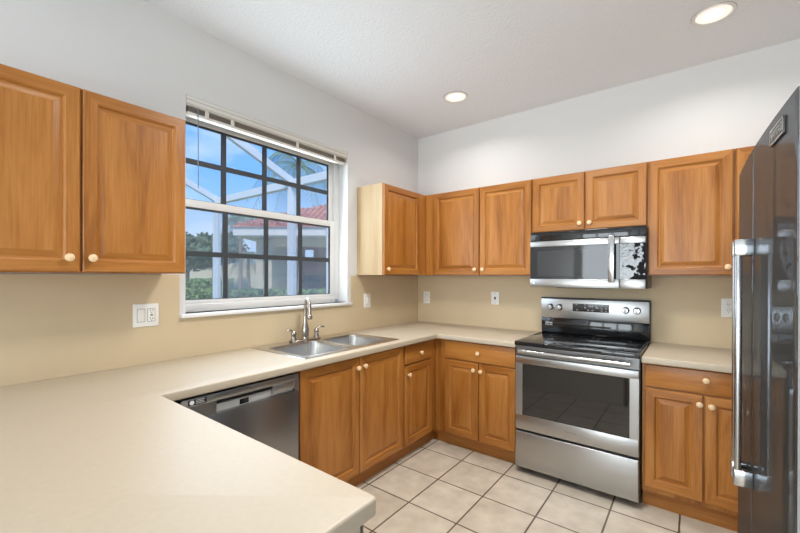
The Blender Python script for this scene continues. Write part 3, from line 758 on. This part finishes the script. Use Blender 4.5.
def leaves(bm, c, rad, n, size):
    for _ in range(n):
        v = Vector((random.gauss(0, 1), random.gauss(0, 1), random.gauss(0, 1))).normalized()*random.uniform(.72, 1.05)
        p = Vector((c[0]+v.x*rad[0], c[1]+v.y*rad[1], c[2]+v.z*rad[2]))
        a = Vector((random.uniform(-1, 1), random.uniform(-1, 1), random.uniform(-1, 1))).normalized(); b_ = a.orthogonal().normalized(); s = size*random.uniform(.6, 1.3)
        bm.faces.new([bm.verts.new(p+a*s), bm.verts.new(p+b_*s*.5), bm.verts.new(p-a*s), bm.verts.new(p-b_*s*.5)])
def core(bm, c, rad, k=.86):
    r = bmesh.ops.create_icosphere(bm, subdivisions=3, radius=1)
    for v in r['verts']:
        f = k*(1+.12*math.sin(7*v.co.x+3*v.co.y)+.1*math.sin(9*v.co.z+5*v.co.x))
        v.co = Vector((c[0]+v.co.x*rad[0]*f, c[1]+v.co.y*rad[1]*f, c[2]+v.co.z*rad[2]*f))
def at(u, depth):
    """ground point seen in column u at an axial distance"""
    r_ = (u-400)/381.94*depth
    return Vector((2.3114-.6095*depth+.7928*r_, -3.3132+.7928*depth+.6095*r_, 0))
# hedge: a row in front of the neighbouring wing and one further left
for (ua, ub, dp, h, wd, lab) in ((232, 345, 7.2, 1.10, .45, 'clipped green hedge in front of the beige house wing'), (150, 228, 9.0, 1.28, .7, 'sunlit green hedge at the left side of the window view')):
    p0, p1 = at(ua, dp), at(ub, dp); d_ = (p1-p0); ln = d_.length; ang = math.atan2(d_.y, d_.x)
    t = thing('hedge', lab, 'hedge', p0, ang)
    bm = newbm(); box(bm, 0, ln, -wd*.42, wd*.42, -.12, h-.03)
    nn = 5200
    for _ in range(nn):
        face = random.random(); x = random.uniform(0, ln)
        if face < .45: p = Vector((x, random.uniform(-wd/2, wd/2), h-.03+random.uniform(-.04, .05)))
        else: p = Vector((x, -wd*.43+random.uniform(-.05, .03), random.uniform(-.1, h)))
        a = Vector((random.uniform(-1, 1), random.uniform(-1, 1), random.uniform(-1, 1))).normalized(); b_ = a.orthogonal().normalized(); s = .045*random.uniform(.6, 1.4)
        bm.faces.new([bm.verts.new(p+a*s), bm.verts.new(p+b_*s*.6), bm.verts.new(p-a*s), bm.verts.new(p-b_*s*.6)])
    obj('foliage', bm, LEAF, t)
# house wing with lanai
hc = at(256, 10.2); ha = math.atan2(.6095, .7928)
t = thing('house_wing', 'beige house wing with red tile roof and shaded porch outside', 'house', hc, ha)
boxo('pillar_wall', (0, .42, 0, 3.2, -.12, 2.38), STUCCO, t)
boxo('header', (.42, 6.5, 0, .3, 2.18, 2.42), STUCCO, t)
boxo('fascia', (-.42, 6.6, -.45, -.36, 2.42, 2.66), FASCIA, t)
boxo('soffit', (-.42, 6.6, -.40, 3.2, 2.40, 2.43), FASCIA, t)
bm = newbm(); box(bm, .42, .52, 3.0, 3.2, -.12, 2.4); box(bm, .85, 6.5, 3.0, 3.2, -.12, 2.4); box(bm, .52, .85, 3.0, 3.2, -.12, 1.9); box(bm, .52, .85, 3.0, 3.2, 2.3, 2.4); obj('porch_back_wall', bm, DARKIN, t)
boxo('porch_floor', (0, 6.5, 0, 3.2, -.2, -.1), PATIO, t)
bm = newbm(); vs = [bm.verts.new(p) for p in ((-.5, -.5, 2.64), (6.7, -.5, 2.64), (6.7, 3.4, 4.2), (2.6, 3.4, 4.2), (-.5, 3.4, 2.64))]
bm.faces.new(vs[:4]); bm.faces.new((vs[0], vs[3], vs[4])); bm.faces.new(vs[::-1][0:1]+[vs[3], vs[2], vs[1], vs[0]][0:0]+[vs[2], vs[3]]) if False else None
ro = obj('roof', bm, ROOFT, t)
bm = newbm()
for k in range(18):
    for j in range(46):
        y = -.45+k*.21; z = 2.65+(y+.5)*.4; x = -.3+j*.15
        if x < -.5+(y+.5)*.8: continue
        tube(bm, [(x, y, z+.02), (x, y+.20, z+.02+.065)], .055, 6)
obj('roof_tiles', bm, ROOFT, t, smooth=True)
for x in (2.2, 4.2): boxo('column', (x-.12, x+.12, .02, .26, -.12, 2.18), FASCIA, t)
# trees and palms
def tree(u, depth, h, rad, lab, n=2600):
    p = at(u, depth); t = thing('tree', lab, 'tree', p)
    obj('trunk', tube(newbm(), [(0, 0, -.1), (.1, 0, h*.5), (0, .05, h*.8)], [.22, .16, .08], 10), BARK, t, smooth=True)
    bm = newbm()
    for k in range(7):
        a = 2*math.pi*k/7; c = (rad*.62*math.cos(a), rad*.62*math.sin(a), h-rad*.45+rad*.3*random.uniform(-1, 1)); q = rad*random.uniform(.45, .62)
        core(bm, c, (q, q, q*.8), .8); leaves(bm, c, (q, q, q*.85), n//7, .16)
    obj('crown', bm, LEAF2, t)
tree(186, 24, 3.7, 1.9, 'rounded green tree at the far left of the window view')
tree(214, 33, 4.8, 2.4, 'taller green tree behind the white enclosure post')
def palm(u, depth, h, fr, lab, nf=16):
    p = at(u, depth); t = thing('palm_tree', lab, 'palm tree', p)
    obj('trunk', tube(newbm(), [(0, 0, -.1), (.05, .02, h*.4), (.0, 0, h)], [.12, .09, .08], 10), BARK, t, smooth=True)
    for k in range(nf):
        a = 2*math.pi*k/nf*1.0+random.uniform(-.15, .15); el = random.uniform(-.1, 1.0); bm = newbm(); L_ = fr*random.uniform(.85, 1.1); pts = []
        for q in range(11):
            s = q/10; r_ = L_*s*math.cos(el)*(1-.12*s); z = h+L_*(math.sin(el)*s-1.0*s*s*(.6+.5*math.cos(el)))
            pts.append(Vector((r_*math.cos(a), r_*math.sin(a), z)))
        tube(bm, pts, [.025-.002*q for q in range(11)], 5)
        side = Vector((-math.sin(a), math.cos(a), 0))
        for q in range(1, 25):
            s = q/25*10; i = int(s); p_ = pts[i].lerp(pts[i+1], s-i); d_ = (pts[i+1]-pts[i]).normalized(); ll = .36*fr*math.sin(math.pi*min(.96, 0.12+q/28))
            for sg in (-1, 1):
                tip = p_+(side*sg*.75+d_*.55+Vector((0, 0, -.55)))*ll
                bm.faces.new([bm.verts.new(p_-d_*.02), bm.verts.new(p_+d_*.025), bm.verts.new(tip)])
        obj('frond', bm, PALMF, t)
palm(298, 19.0, 6.9, 3.5, 'large palm with drooping fronds behind the red roof', 12)
palm(240, 19.0, 4.3, 1.25, 'slender palm left of the beige house wing')
palm(248, 22.0, 2.6, 1.2, 'short bushy palm beside the beige house wing', 12)
ew = struct(boxo('exterior_wall', (-14, 14, 0, .3, -.12, 2.6), STUCCO)); ew.location = at(215, 38); ew.rotation_euler = (0, 0, ha)
